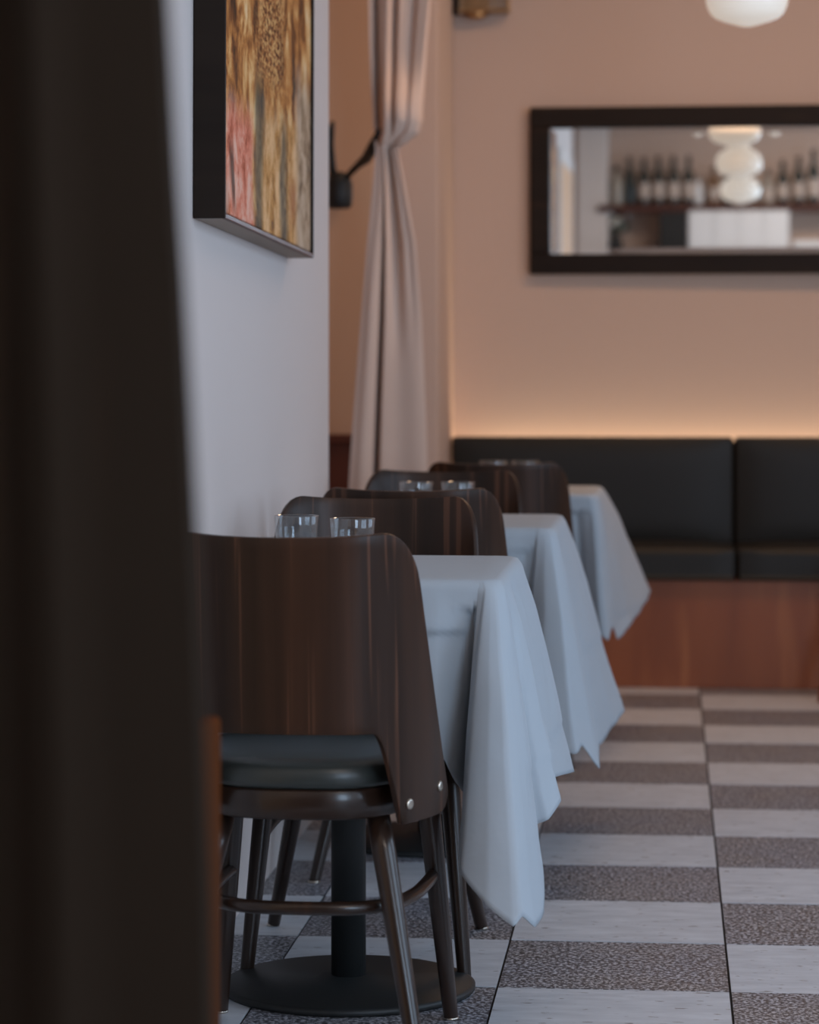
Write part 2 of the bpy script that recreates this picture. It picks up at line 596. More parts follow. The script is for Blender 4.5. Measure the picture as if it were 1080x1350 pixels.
bq = thing('banquette', 'long built-in banquette with black leather cushions on a reddish wooden base', 'banquette', (0.3, 9.85, 0))
bx0, bx1, split = -0.775, 1.75, 0.238
boxes('base', [(bx0 - 0.3, bx1 - 0.3, 9.62 - 9.85, 10.0 - 9.85, 0.0, 0.375)], 'base_wood', bq, 0.003)
boxes('back_frame', [(bx0 - 0.3, bx1 - 0.3, 10.035 - 9.85, 10.07 - 9.85, 0.375, 0.845)], 'frame_wood', bq, 0.003)
for (a, b_) in ((bx0, split - 0.004), (split + 0.004, split + 1.0), (split + 1.008, bx1)):
    cushion_block('seat_cushion', a - 0.3, b_ - 0.3, 9.59 - 9.85, 10.0 - 9.85, 0.375, 0.485, 0.012, 'banquette_leather', bq, 'z')
    cushion_block('back_cushion', a - 0.3, b_ - 0.3, 9.93 - 9.85, 10.035 - 9.85, 0.47, 0.862, 0.018, 'banquette_leather', bq, 'y')
led = tag(box('led_strip', bx0 + 0.02, bx1, 10.10, 10.125, 0.70, 0.715, 'led', bev=0.002),
          'glowing warm LED strip hidden behind the top of the banquette back', 'light strip')
lo = area('led_glow', ((bx0 + bx1) / 2, 10.112, 0.73), (PI - 0.12, 0, 0), bx1 - bx0 - 0.05, 0.03, 7.0, (1.0, 0.76, 0.50))

# ------------------------------------------------------------------ mirror on the back wall
mx0, mx1, mz0, mz1 = U(698, 350, 10.06).x, 1.15, 1.454, 2.065
my = YB
MR = math.radians(-0.9)        # hung with its far end a little proud of the wall
mr = thing('wall_mirror', 'wide rectangular mirror in a flat dark wooden frame on the back wall', 'mirror', ((mx0 + mx1) / 2, my - (mx1 - mx0) / 2 * math.sin(-MR), mz0), MR)
cx, fw = (mx0 + mx1) / 2, 0.074
hwid, hgt = (mx1 - mx0) / 2, mz1 - mz0
for a in ((-hwid, hwid, hgt - fw, hgt), (-hwid, hwid, 0, fw)):
    box('frame_rail', a[0], a[1], -0.045, 0.0, a[2], a[3], 'frame_wood', mr, 0.005)
for s in (-1, 1):
    box('frame_stile', min(s * hwid, s * (hwid - fw)), max(s * hwid, s * (hwid - fw)), -0.045, 0.0, fw, hgt - fw, 'frame_wood', mr, 0.005)
gx, gz0, gz1, bw = hwid - fw, fw, hgt - fw, 0.022
V = [(-gx, -0.013, gz0), (gx, -0.013, gz0), (gx, -0.013, gz1), (-gx, -0.013, gz1),
     (-gx + bw, -0.01315, gz0 + bw), (gx - bw, -0.01315, gz0 + bw), (gx - bw, -0.01315, gz1 - bw), (-gx + bw, -0.01315, gz1 - bw)]
obj('mirror_glass', V, [(4, 5, 6, 7), (0, 1, 5, 4), (1, 2, 6, 5), (2, 3, 7, 6), (3, 0, 4, 7)], 'mirror', mr)

# ------------------------------------------------------------------ pendant lamps
def pendant(x, y, zb, label, dia=0.236):
    t = thing('pendant_lamp', label, 'lamp', (x, y, zb), 0, 'row of schoolhouse pendant lamps')
    k = dia / 0.236
    prof = [(0, 0), (0.012, 0.0012), (0.028, 0.0048), (0.046, 0.0105), (0.070, 0.018), (0.092, 0.0275), (0.105, 0.039), (0.113, 0.055), (0.117, 0.070),
            (0.118, 0.085), (0.114, 0.108), (0.102, 0.128), (0.082, 0.144), (0.062, 0.154), (0.055, 0.162), (0.055, 0.172), (0, 0.172)]
    lathe('globe', [(r * k, z * k) for r, z in prof], 'opal', t, 40)
    lathe('fitter', [(0, 0.172 * k), (0.06 * k, 0.172 * k), (0.062 * k, 0.19 * k), (0.04 * k, 0.21 * k), (0.012, 0.225 * k), (0, 0.225 * k)], 'brass', t, 28)
    tube('stem', [(0, 0, 0.22 * k), (0, 0, 3.2 - zb - 0.02)], 0.006, 'brass', t)
    lathe('canopy', [(0, 3.2 - zb), (0.06, 3.2 - zb), (0.055, 3.2 - zb - 0.02), (0.02, 3.2 - zb - 0.035), (0, 3.2 - zb - 0.035)], 'brass', t, 24)
    return t


pendant(*U(985, 100, 7.94).to_2d(), 2.087, 'white glass pendant lamp hanging nearest the back wall, seen directly at the top')
pendant(0.235, 6.05, 2.085, 'white glass pendant lamp, middle one of the three in the mirror')
pendant(0.231, 3.95, 2.085, 'white glass pendant lamp, lowest of the three seen in the mirror')

# small glass and brass fixture high on the back wall
sc = thing('wall_lantern', 'small brass and glass lantern high on the back wall beside the corner', 'lantern', (-0.675, YB, 2.40))
box('backplate', -0.10, 0.10, -0.015, 0.0, 0.02, 0.30, 'brass', sc, 0.002)
box('tray', -0.10, 0.10, -0.10, -0.015, 0.01, 0.022, 'brass', sc, 0.003)
lathe('finial', [(0, -0.012), (0.03, -0.008), (0.05, 0.01), (0, 0.01)], 'brass', sc, 20, (-0.02, -0.055, 0))
for s in (-1, 1):
    box('glass_side', s * 0.09 - 0.002, s * 0.09 + 0.002, -0.095, -0.018, 0.022, 0.28, 'glass', sc)
box('corner_post', -0.105, -0.083, -0.10, -0.08, 0.0, 0.30, 'frame_wood', sc, 0.002)
box('corner_post', 0.090, 0.10, -0.10, -0.09, 0.022, 0.30, 'brass', sc, 0.002)
box('front_glass', -0.083, 0.09, -0.097, -0.093, 0.022, 0.28, 'glass', sc)
box('lid', -0.105, 0.105, -0.105, 0.0, 0.28, 0.30, 'brass', sc, 0.003)

# ------------------------------------------------------------------ painting on the left wall
PH = 1.05
a_, b_ = U(299.5, 287.5, 5.02), U(416, 340.3, 6.28)
py0, py1 = a_.y, b_.y
pl = py1 - py0
th = 0.060
pt = thing('painting', 'abstract ochre and pink painting in a deep dark floating frame on the white wall', 'painting', (XL, (py0 + py1) / 2, (a_.z + b_.z) / 2))
pt.rotation_euler = (math.atan2(b_.z - a_.z, pl), 0, 0)
h2, lip = pl / 2, 0.010
box('frame_side', 0.001, th, -h2, -h2 + lip, 0, PH, 'frame_wood', pt, 0.0015)
box('frame_side', 0.001, th, h2 - lip, h2, 0, PH, 'frame_wood', pt, 0.0015)
box('frame_bottom', 0.001, th - 0.008, -h2 + lip, h2 - lip, 0, lip, 'underside_lit', pt, 0.0015)  # light on the underside is painted in as a paler wood
box('frame_lip', th - 0.008, th, -h2 + lip, h2 - lip, 0, lip, 'wainscot', pt, 0.0015)
box('frame_top', 0.001, th, -h2 + lip, h2 - lip, PH - lip, PH, 'frame_wood', pt, 0.0015)
box('canvas', 0.02, th - 0.006, -h2 + lip + 0.003, h2 - lip - 0.003, lip + 0.003, PH - lip - 0.003, 'painting', pt, 0.003)
box('backing', 0.006, 0.02, -h2 + lip, h2 - lip, lip, PH - lip, 'frame_wood', pt)

# ------------------------------------------------------------------ curtain and its tie-back
CD = 8.75


def curtain():
    # left edge, right edge (pixels) and depth scatter by row of the photograph
    rows = [(-420, 482, 575, 1.0), (-150, 484, 572, 1.0), (0, 486, 568, 1.0), (60, 487, 563, 1.0), (110, 489, 560, 0.95), (140, 491, 558, 0.9), (160, 492, 557, 0.85),
            (176, 493, 552, 0.7), (187, 494, 538, 0.55), (196, 495, 524, 0.5), (215, 494, 528, 0.55), (250, 491, 535, 0.7), (320, 484, 548, 0.9),
            (420, 476, 556, 1.0), (560, 465, 562, 1.0), (700, 456, 566, 1.0), (925, 448, 570, 1.0)]
    NU = 120
    zr = []
    for (r0, r1) in zip(rows, rows[1:]):
        st = 5
        for s in range(st):
            zr.append([p_ + (q - p_) * s / st for p_, q in zip(r0, r1)])
    zr.append(list(rows[-1]))
    V, Fc = [], []
    for (py, xl, xr, amp) in zr:
        d_ = CD
        L, R = U(xl, py, d_), U(xr, py, d_)
        for i in range(NU + 1):
            u = i / NU
            low = max(0.0, min(1.0, (py - 190) / 200))
            up = max(0.0, min(1.0, (200 - py) / 40))
            gs = lambda c_, w_: math.exp(-((u - c_) / w_) ** 2)
            ph = u * 1.9 * 2 * PI + 0.5 * math.sin(py * 0.004)
            dx = 0.0
            dy = (0.010 - 0.006 * low) * amp * math.sin(ph) + 0.002 * (1 - low) * math.sin(3.1 * ph + py * 0.004)
            # folds of the hanging upper part
            dy += up * (0.060 * gs(0.10, 0.05) + 0.055 * gs(0.42, 0.055) + 0.008 * gs(0.72, 0.06))
            # the deep pleat and two soft diagonal folds fading out below the tie
            fade = max(0.0, min(1.0, (470 - py) / 150))
            dy += low * 0.13 * gs(0.33, 0.03) + 0.04 * (1 - up) * fade * (gs(0.60, 0.10) + 0.3 * gs(0.86, 0.07))
            dy -= low * 0.015 * gs(0.15, 0.10)
            # fabric swelling over the tie
            if py < 190:
                dy -= 0.07 * math.exp(-((py - 150) / 45) ** 2) * math.sin(PI * u) ** 0.7
            q = L.lerp(R, u)
            V.append((q.x + dx, q.y + dy, max(q.z, 0.02)))
    k = NU + 1
    for a in range(len(zr) - 1):
        for i in range(NU):
            Fc.append((a * k + i, a * k + i + 1, (a + 1) * k + i + 1, (a + 1) * k + i))
    o = obj('curtain', V, Fc, 'curtain', None, True)
    solid(o, 0.003)
    return tag(o, 'long beige curtain gathered to one side beside the pillar', 'curtain')


curtain()
tb = thing('curtain_tieback', 'black iron curtain holder with a dark strap reaching to the beige curtain', 'tieback', U(447, 276, 9.1))
r0 = Vector(tb.location)
P_ = lambda px, py, d: U(px, py, d) - r0
cupc = P_(447, 250, 9.1)
lathe('holder', [(0, -0.062), (0.034, -0.062), (0.043, -0.052), (0.045, -0.02), (0.044, 0.02), (0.036, 0.045), (0.018, 0.058), (0, 0.06)], 'iron', tb, 24,
      cupc)
tube('prong', [P_(440, 240, 9.1), P_(438, 215, 9.1), P_(436, 190, 9.08), P_(437, 170, 9.06), P_(439, 160, 9.05)], [0.014, 0.012, 0.011, 0.011, 0.006], 'iron', tb)
tube('strap', [P_(455, 236, 9.1), P_(464, 226, 9.05), P_(473, 217, 8.98), P_(484, 208, 8.88), P_(492, 193, 8.8), P_(500, 172, 8.72)],
     [0.009, 0.011, 0.013, 0.018, 0.018, 0.008], 'iron', tb, 12)
tube('wall_pin', [cupc, cupc + Vector((0, 9.3 - (r0 + cupc).y, 0))], 0.012, 'iron', tb)


# ------------------------------------------------------------------ tables
def table(cx_, cy_, hw_, hd_, label):
    t = thing('pedestal_table', label, 'table', (cx_, cy_, 0), 0, 'pedestal tables along the wall')
    box('table_top', -hw_, hw_, -hd_, hd_, 0.720, 0.745, 'leg_wood', t, 0.012)
    tube('column', [(0, 0, 0.012), (0, 0, 0.72)], 0.031, 'iron', t, 28)
    lathe('base', [(0, 0), (0.222, 0), (0.225, 0.004), (0.225, 0.010), (0.218, 0.014), (0.06, 0.018), (0.045, 0.026), (0, 0.026)], 'iron', t, 64)
    box('top_plate', -0.11, 0.11, -0.11, 0.11, 0.708, 0.720, 'iron', t, 0.002)
    return t


ZT = 0.7475


def tablecloth(cx_, cy_, hw_, hd_, front, cone, side, back, label, crease=(0.665, 0.44), seed=0.0):
    """front/cone/side/back: lists of (edge point local xy, hem point in the place)"""
    base = Vector((cx_, cy_, 0))
    nd = []
    for (e, hm) in front + cone + side + back:
        nd.append((Vector((e[0], e[1], ZT)), Vector(hm) - base))
    ed = catmull([a for a, _ in nd], 8, True)
    hm = catmull([b2 for _, b2 in nd], 8, True)
    hp = [b2 for _, b2 in nd]
    hl = [hp[i // 8].lerp(hp[(i // 8 + 1) % len(hp)], (i % 8) / 8) for i in range(len(hm))]
    hm = [a.lerp(b2, 0.55) for a, b2 in zip(hm, hl)]
    n_ = len(ed)
    # keep edge points on the table outline
    for e in ed:
        e.x = max(-hw_, min(hw_, e.x))
        e.y = max(-hd_, min(hd_, e.y))
        # rounded corners
        rc = 0.035
        qx, qy = abs(e.x) - (hw_ - rc), abs(e.y) - (hd_ - rc)
        if qx > 0 and qy > 0:
            ln = math.hypot(qx, qy)
            if ln > rc:
                e.x = math.copysign(hw_ - rc + qx / ln * rc, e.x)
                e.y = math.copysign(hd_ - rc + qy / ln * rc, e.y)
    V, Fc = [Vector((0, 0, ZT + 0.001))], []
    rings = []
    for k in (0.3, 0.6, 0.85, 0.97):
        rings.append(len(V))
        V += [Vector((e.x * k, e.y * k, ZT + 0.001)) for e in ed]
    rings.append(len(V))
    V += [Vector((e.x * 1.006, e.y * 1.006, ZT - 0.002)) for e in ed]
    NR = 44
    for r in range(1, NR + 1):
        t = r / NR
        rings.append(len(V))
        for i in range(n_):
            e, h_ = ed[i], hm[i]
            e2 = Vector((e.x + math.copysign(0.006, e.x) * (abs(e.x) > hw_ - 0.03), e.y + math.copysign(0.006, e.y) * (abs(e.y) > hd_ - 0.03), ZT - 0.004))
            tt = t
            q = e2.lerp(h_, tt)
            # horizontal part leads at first (cloth leaves the edge rounding over)
            lead = 0.10 * math.sin(PI * min(1, t)) * (1 - t)
            q.x += (h_.x - e2.x) * lead
            q.y += (h_.y - e2.y) * lead
            # pressed storage creases
            if abs(e.y + hd_) < 0.004 and e.x < hw_ - 0.05:
                zc = crease[0]
                q_ = max(0.0, min(1.0, (zc - q.z) / 0.007))
                q.y += 0.005 * q_ * max(0.0, 1 - (zc - q.z) / 0.2) - 0.004 * (1 - q_) * min(1.0, t * 4)
            if abs(e.x - hw_) < 0.004:
                zc = crease[1]
                q_ = max(0.0, min(1.0, (zc - q.z) / 0.009))
                q.x -= 0.003 * q_ * max(0.0, 1 - (zc - q.z) / 0.15)
            if q.z > 0.70:          # lies over the edge of the table top before it can fall inwards
                if abs(e.y + hd_) < 0.012 and e.x < hw_ - 0.022:
                    q.y = min(q.y, -hd_ - 0.006)
            nz = noise.noise(Vector((q.x * 9 + seed, q.y * 9, q.z * 5)))
            nz2 = noise.noise(Vector((q.x * 22 + seed, q.y * 22, q.z * 14 + 3)))
            amp = 0.006 * min(1, t * 3)
            dv = Vector((h_.x, h_.y, 0))
            if dv.length > 1e-5:
                dv.normalize()
            q += dv * (nz * amp + nz2 * 0.0022 * min(1, t * 6))
            q.x = max(q.x, XL + 0.004 - cx_) if cy_ < 6.95 else q.x
            V.append(q)
    for i in range(n_):
        Fc.append((0, rings[0] + i, rings[0] + (i + 1) % n_))
    for a, b2 in zip(rings, rings[1:]):
        for i in range(n_):
            j = (i + 1) % n_
            Fc.append((a + i, a + j, b2 + j, b2 + i))
    o = obj('tablecloth', V, Fc, 'cloth', None, True, base)
    solid(o, 0.0016, 0.0)
    return tag(o, label, 'tablecloth', 'white tablecloths')


def hidden_sides(cx_, cy_, hw_, hd_, zf=0.51, zb=0.36):
    """front-left part and back/left parts of the hem that the photo does not show"""
    B = lambda x, y, z: (cx_ + x, cy_ + y, z)
    front = [((-hw_, -hd_), B(-hw_ + 0.0, -hd_ - 0.07, 0.26)), ((-hw_ + 0.05, -hd_), B(-hw_ + 0.06, -hd_ - 0.05, 0.36)),
             ((-hw_ + 0.1, -hd_), B(-hw_ + 0.1, -hd_ - 0.005, zf)), ((-0.05, -hd_), B(-0.05, -hd_ - 0.012, zf + 0.01)), ((0.10, -hd_), B(0.10, -hd_ - 0.006, zf + 0.01))]
    back = [((hw_ - 0.10, hd_), B(hw_ - 0.10, hd_ + 0.012, 0.515)), ((0, hd_), B(0, hd_ + 0.02, 0.53)), ((-hw_ + 0.10, hd_), B(-hw_ + 0.1, hd_ + 0.015, 0.515)),
            ((-hw_, hd_), B(-hw_ - 0.005, hd_ + 0.06, zb - 0.06)), ((-hw_, hd_ - 0.12), B(-hw_ - 0.01, hd_ - 0.1, zb + 0.05)), ((-hw_, 0), B(-hw_ - 0.012, 0, zb + 0.06)),
            ((-hw_, -hd_ + 0.12), B(-hw_ - 0.012, -hd_ + 0.1, zb + 0.05))]
    return front, back


TABLES = [(-0.563, 4.865, 0.285, 0.305), (-0.548, 6.41, 0.295, 0.30), (-0.495, 8.13, 0.295, 0.30)]
c1, c2, c3 = TABLES
table(*c1, 'pedestal table with a black column, nearest the camera behind the front chair')
table(*c2, 'middle pedestal table under the second white cloth along the wall')
table(*c3, 'far pedestal table in front of the black banquette')

# cloth of the near table
cx_, cy_, hw_, hd_ = c1
fr, bk = hidden_sides(*c1)
fr.append(((0.18, -hd_), U(572, 978, 4.56)))
fr.append(((0.225, -hd_), U(598, 1026, 4.61)))
co = [((0.245, -hd_), U(620, 1060, 4.68)), ((hw_ - 0.03, -hd_), U(606, 1110, 4.53)), ((hw_ - 0.025, -hd_), U(608, 1152, 4.43)), ((hw_ - 0.018, -hd_ + 0.002), U(642, 1194, 4.38)),
      ((hw_ - 0.012, -hd_ + 0.004), U(676, 1221, 4.36)), ((hw_ - 0.008, -hd_ + 0.006), U(688, 1208, 4.37)), ((hw_ - 0.005, -hd_ + 0.01), U(705, 1222, 4.40)),
      ((hw_ - 0.002, -hd_ + 0.02), U(718, 1203, 4.47)), ((hw_, -hd_ + 0.035), U(716, 1140, 4.56))]
sd = [((hw_, -hd_ + 0.06), U(704, 1090, 4.66)), ((hw_, -hd_ + 0.09), U(724, 1080, 4.66)), ((hw_, -hd_ + 0.12), U(741, 1056, 4.70)), ((hw_, -hd_ + 0.16), U(735, 1036, 4.82)),
      ((hw_, -hd_ + 0.22), U(705, 1032, 4.86)), ((hw_, -hd_ + 0.30), U(725, 1026, 4.92)), ((hw_, -hd_ + 0.42), U(745, 1021, 5.06)), ((hw_, hd_ - 0.05), U(759, 1017, 5.22)),
      ((hw_ - 0.01, hd_), U(745, 1010, 5.30)), ((hw_ - 0.04, hd_), U(715, 985, 5.22))]
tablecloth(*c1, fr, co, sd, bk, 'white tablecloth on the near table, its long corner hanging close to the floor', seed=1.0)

# cloth of the middle table
cx_, cy_, hw_, hd_ = c2
fr, bk = hidden_sides(*c2)
fr.append(((0.20, -hd_), U(665, 900, 6.09)))
co = [((0.25, -hd_), U(700, 930, 6.14)), ((hw_ - 0.03, -hd_), U(692, 965, 6.02)), ((hw_ - 0.02, -hd_), U(715, 985, 5.95)), ((hw_ - 0.012, -hd_ + 0.004), U(758, 994, 5.92)),
      ((hw_ - 0.008, -hd_ + 0.006), U(768, 983, 5.95)), ((hw_ - 0.004, -hd_ + 0.01), U(789, 1013, 6.0)), ((hw_, -hd_ + 0.03), U(787, 970, 6.10))]
sd = [((hw_, -hd_ + 0.08), U(778, 950, 6.24)), ((hw_, -hd_ + 0.16), U(776, 965, 6.34)), ((hw_, -hd_ + 0.26), U(790, 982, 6.38)), ((hw_, -hd_ + 0.40), U(808, 957, 6.58)),
      ((hw_, hd_ - 0.06), U(822, 937, 6.78)), ((hw_ - 0.01, hd_), U(800, 915, 6.86)), ((hw_ - 0.05, hd_), U(770, 900, 6.80))]
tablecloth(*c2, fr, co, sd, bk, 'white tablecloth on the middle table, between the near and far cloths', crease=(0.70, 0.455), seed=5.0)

# cloth of the far table
cx_, cy_, hw_, hd_ = c3
fr, bk = hidden_sides(*c3)
fr.append(((0.20, -hd_), U(738, 780, 7.84)))
co = [((0.24, -hd_), U(768, 800, 7.88)), ((hw_ - 0.03, -hd_), U(776, 815, 7.84)), ((hw_ - 0.02, -hd_), U(792, 838, 7.80)), ((hw_ - 0.012, -hd_ + 0.005), U(802, 844, 7.80)),
      ((hw_ - 0.006, -hd_ + 0.01), U(808, 826, 7.84)), ((hw_, -hd_ + 0.04), U(816, 843, 7.90))]
sd = [((hw_, -hd_ + 0.22), U(832, 824, 8.05)), ((hw_, -hd_ + 0.40), U(845, 804, 8.28)), ((hw_, hd_ - 0.05), U(858, 779, 8.52)), ((hw_ - 0.01, hd_), U(840, 770, 8.60)), ((hw_ - 0.05, hd_), U(815, 765, 8.52))]
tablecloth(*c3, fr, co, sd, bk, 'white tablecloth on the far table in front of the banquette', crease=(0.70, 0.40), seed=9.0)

# ------------------------------------------------------------------ chairs
LOW = [(0, 0, -0.245), (0.3, 0.087, -0.238), (0.5, 0.139, -0.215), (0.7, 0.175, -0.165), (0.85, 0.203, -0.09), (1.0, 0.222, 0.0)]
TOP = [(0, 0, -0.285), (0.3, 0.070, -0.282), (0.5, 0.113, -0.275), (0.7, 0.148, -0.262), (0.85, 0.172, -0.25), (1.0, 0.192, -0.236)]
ZLO, ZHI = 0.378, 0.846


def smooth_tab(tab):
    pts = catmull([Vector(p_) for p_ in [(-tab[1][0], -tab[1][1], tab[1][2])] + tab], 8)
    return [tuple(p_) for p_ in pts]


SLOW, STOP = smooth_tab(LOW), smooth_tab(TOP)


def shell(u, z):
    a = abs(u)
    f_ = (z - ZLO) / (ZHI - ZLO)
    f2 = f_ ** 0.9 if f_ > 0 else 0
    lo, hi = lerp_table(SLOW, a), lerp_table(STOP, a)
    x, y = (lo[k] + (hi[k] - lo[k]) * f2 for k in (0, 1))
    return Vector((math.copysign(x, u), y, z))


def z_bot(a):
    if a < 0.50:
        return 0.540
    if a < 0.655:
        t = (a - 0.50) / 0.155
        # rounded inside corner, then a slanted lobe edge
        return 0.540 - 0.146 * (t ** 2.2)
    if a < 0.90:
        return 0.394
    t = (a - 0.90) / 0.10
    return 0.394 + 0.045 * (1 - math.sqrt(max(0, 1 - t * t)))


def z_top(a):
    zt = 0.841 + 0.006 * a * a * 2
    if a > 0.70:
        t = (a - 0.70) / 0.30
        zt -= 0.085 * (1 - math.sqrt(max(0, 1 - t ** 2.2)))
    return zt


def seat_outline(k, n_=48):
    out = []
    for i in range(n_):
        t = 2 * PI * i / n_
        c_, s_ = math.cos(t), math.sin(t)
        y = math.copysign(abs(s_) ** 0.62, s_) * 0.205
        wd = 0.150 + (0.212 - 0.150) * (y + 0.205) / 0.41
        x = math.copysign(abs(c_) ** 0.62, c_) * wd
        out.append((x * k, y * k))
    return out


def stack(name, layers, material, parent):
    V, Fc = [], []
    n_ = 48
    for k, z in layers:
        V += [(x, y, z) for x, y in seat_outline(k, n_)]
    for a in range(len(layers) - 1):
        for i in range(n_):
            j = (i + 1) % n_
            Fc.append((a * n_ + i, a * n_ + j, (a + 1) * n_ + j, (a + 1) * n_ + i))
    Fc.append(tuple(range(n_)))
    Fc.append(tuple(range((len(layers) - 1) * n_, len(layers) * n_)))
    return obj(name, V, Fc, material, parent, True)


def make_chair(label):
    t = thing('dining_chair', label, 'chair', group='dark bentwood dining chairs')
    # backrest shell
    cols = [0, 0.08, 0.16, 0.24, 0.32, 0.40, 0.46] + [0.50 + 0.155 * k / 9 for k in range(10)] + [0.70, 0.75, 0.80, 0.85, 0.90, 0.925, 0.95, 0.97, 0.985, 0.995, 1.0]
    us = [-c_ for c_ in reversed(cols[1:])] + cols
    NV = 18
    V, Fc = [], []
    for u in us:
        z0_, z1_ = z_bot(abs(u)), z_top(abs(u))
        for k in range(NV + 1):
            V.append(shell(u, z0_ + (z1_ - z0_) * k / NV))
    for a in range(len(us) - 1):
        for k in range(NV):
            Fc.append((a * (NV + 1) + k, (a + 1) * (NV + 1) + k, (a + 1) * (NV + 1) + k + 1, a * (NV + 1) + k + 1))
    bk_ = obj('backrest', V, Fc, 'chair_wood', t, True)
    solid(bk_, 0.011, 0.0)
    bevel(bk_, 0.003, 2)
    for s in (-1, 1):
        for (u, z) in ((0.715, 0.424), (0.93, 0.438)):
            q = shell(s * u, z)
            du = shell(s * (u + 0.01), z) - shell(s * (u - 0.01), z)
            nrm = du.cross(Vector((0, 0, 1))).normalized()
            if nrm.dot(Vector((q.x, q.y, 0))) < 0:
                nrm = -nrm
            bo = lathe('bolt', [(0, 0), (0.0085, 0), (0.0085, 0.0025), (0.006, 0.0042), (0.0025, 0.003), (0, 0.003)], 'bolt', bk_, 16, q + nrm * 0.005)
            bo.rotation_euler = nrm.to_track_quat('Z', 'Y').to_euler()
    stack('seat_frame', [(0.955, 0.399), (0.975, 0.402), (0.975, 0.442), (0.96, 0.446)], 'leg_wood', t)
    stack('seat_cushion', [(0.95, 0.446), (0.985, 0.450), (1.0, 0.458), (1.0, 0.467), (0.985, 0.478), (0.95, 0.487), (0.85, 0.493), (0.6, 0.497), (0.2, 0.499)], 'seat_leather', t)
    for s in (-1, 1):
        for top, foot in (((s * 0.163, 0.165, 0.402), (s * 0.198, 0.222, 0.0)), ((s * 0.122, -0.120, 0.402), (s * 0.206, -0.235, 0.0))):
            a, b2 = Vector(top), Vector(foot)
            lg = tube('leg', [a, a.lerp(b2, 0.15), a.lerp(b2, 0.5), a.lerp(b2, 0.985), b2], [0.0185, 0.0190, 0.0165, 0.0125, 0.0115], 'leg_wood', t, 20)
            tube('glide', [b2 + Vector((0, 0, 0.004)), b2 + Vector((0, 0, -0.0))], 0.013, 'bolt', lg, 16)
    ring = catmull([Vector(p_) for p_ in [(-0.172, 0.188, 0.25), (-0.172, 0.09, 0.252), (-0.165, -0.02, 0.254), (-0.140, -0.105, 0.255), (-0.085, -0.148, 0.255), (0, -0.158, 0.255),
                                          (0.085, -0.148, 0.255), (0.140, -0.105, 0.255), (0.165, -0.02, 0.254), (0.172, 0.09, 0.252), (0.172, 0.188, 0.25)]], 6)
    tube('stretcher', ring, 0.011, 'leg_wood', t, 14)
    return t


ch = make_chair('dark bentwood chair nearest the camera, its back turned to it')
ch.location, ch.rotation_euler = (-0.570, 4.435, 0), (0, 0, math.radians(-2.2))
dup(ch, (-0.565, 5.175, 0), PI + math.radians(1), 'dark bentwood chair facing the camera across the near white table')
dup(ch, (-0.540, 6.10, 0), math.radians(-2), 'dark bentwood chair with its back to the camera at the middle table')
dup(ch, (-0.562, 6.68, 0), PI, 'dark bentwood chair facing the camera at the far side of the middle table')
dup(ch, (-0.462, 7.82, 0), math.radians(-2), 'dark bentwood chair farthest away, in front of the banquette')


# ------------------------------------------------------------------ tumblers
def make_glass(label):
    t = thing('water_glass', label, 'glass', group='water glasses on the tables')
    prof = [(0, 0), (0.030, 0), (0.034, 0.003), (0.040, 0.0855), (0.0395, 0.087), (0.0385, 0.0855), (0.0325, 0.010), (0.028, 0.007), (0, 0.007)]
    lathe('tumbler', prof, 'glass', t, 40)
    return t


ZG = ZT + 0.0025
GL = [((391, 690), 4.93, 'clear tumbler on the near table, standing closer to the white wall'),
      ((465, 690), 4.83, 'clear tumbler on the near table, standing farther from the white wall'),
      ((549, 640), 6.45, 'clear tumbler on the middle table, closer to the wall'),
      ((604, 640), 6.45, 'clear tumbler on the middle table, farther from the wall'),
      ((651, 610), 8.02, 'clear tumbler on the far table, closer to the pillar'),
      ((693, 610), 8.02, 'clear tumbler on the far table, farther from the pillar')]
g0 = None
for (px, d_, lb) in GL:
    q = U(px[0], px[1], d_)
    if g0 is None:
        g0 = make_glass(lb)
        g0.location = (q.x, q.y, ZG)
    else:
        dup(g0, (q.x, q.y, ZG), 0.3, lb)

# ------------------------------------------------------------------ dark blurred foreground at the left
dv_ = thing('wooden_screen', 'tall dark wooden screen blurred in the left foreground', 'screen', (-0.62, 1.72, 0))
r0 = Vector(dv_.location)
edge = [(-330, 196), (-120, 205), (0, 212), (185, 222), (370, 234), (500, 241), (620, 247), (760, 254), (960, 263), (1200, 272), (2700, 300)]
V, Fc = [], []
prof = []
DD = 1.70
for (py, px) in edge:
    R_ = U(px, py, DD) - r0
    Lx = U(-160, py, DD).x - r0.x
    z = max(R_.z, 0.0)
    ring = []
    # plan: shallow convex front with a rounded rib, 45 mm thick
    n_ = 14
    for i in range(n_ + 1):
        u = i / n_
        x = Lx + (R_.x - Lx) * u
        y = R_.y - 0.012 * math.sin(PI * u) - 0.012 * math.exp(-((u - 0.55) / 0.09) ** 2)
        ring.append((x, y, z))
    ring += [(R_.x, R_.y + 0.03, z), (Lx, R_.y + 0.03, z)]
    prof.append(ring)
k = len(prof[0])
for ring in prof:
    V += ring
for a in range(len(prof) - 1):
    for i in range(k):
        j = (i + 1) % k
        Fc.append((a * k + i, a * k + j, (a + 1) * k + j, (a + 1) * k + i))
Fc.append(tuple(range(k)))
Fc.append(tuple(range((len(prof) - 1) * k, len(prof) * k)))
obj('panel', V, Fc, 'divider', dv_)
box('foot', -0.16, 0.30, -0.16, 0.16, 0.0, 0.03, 'divider', dv_, 0.008)

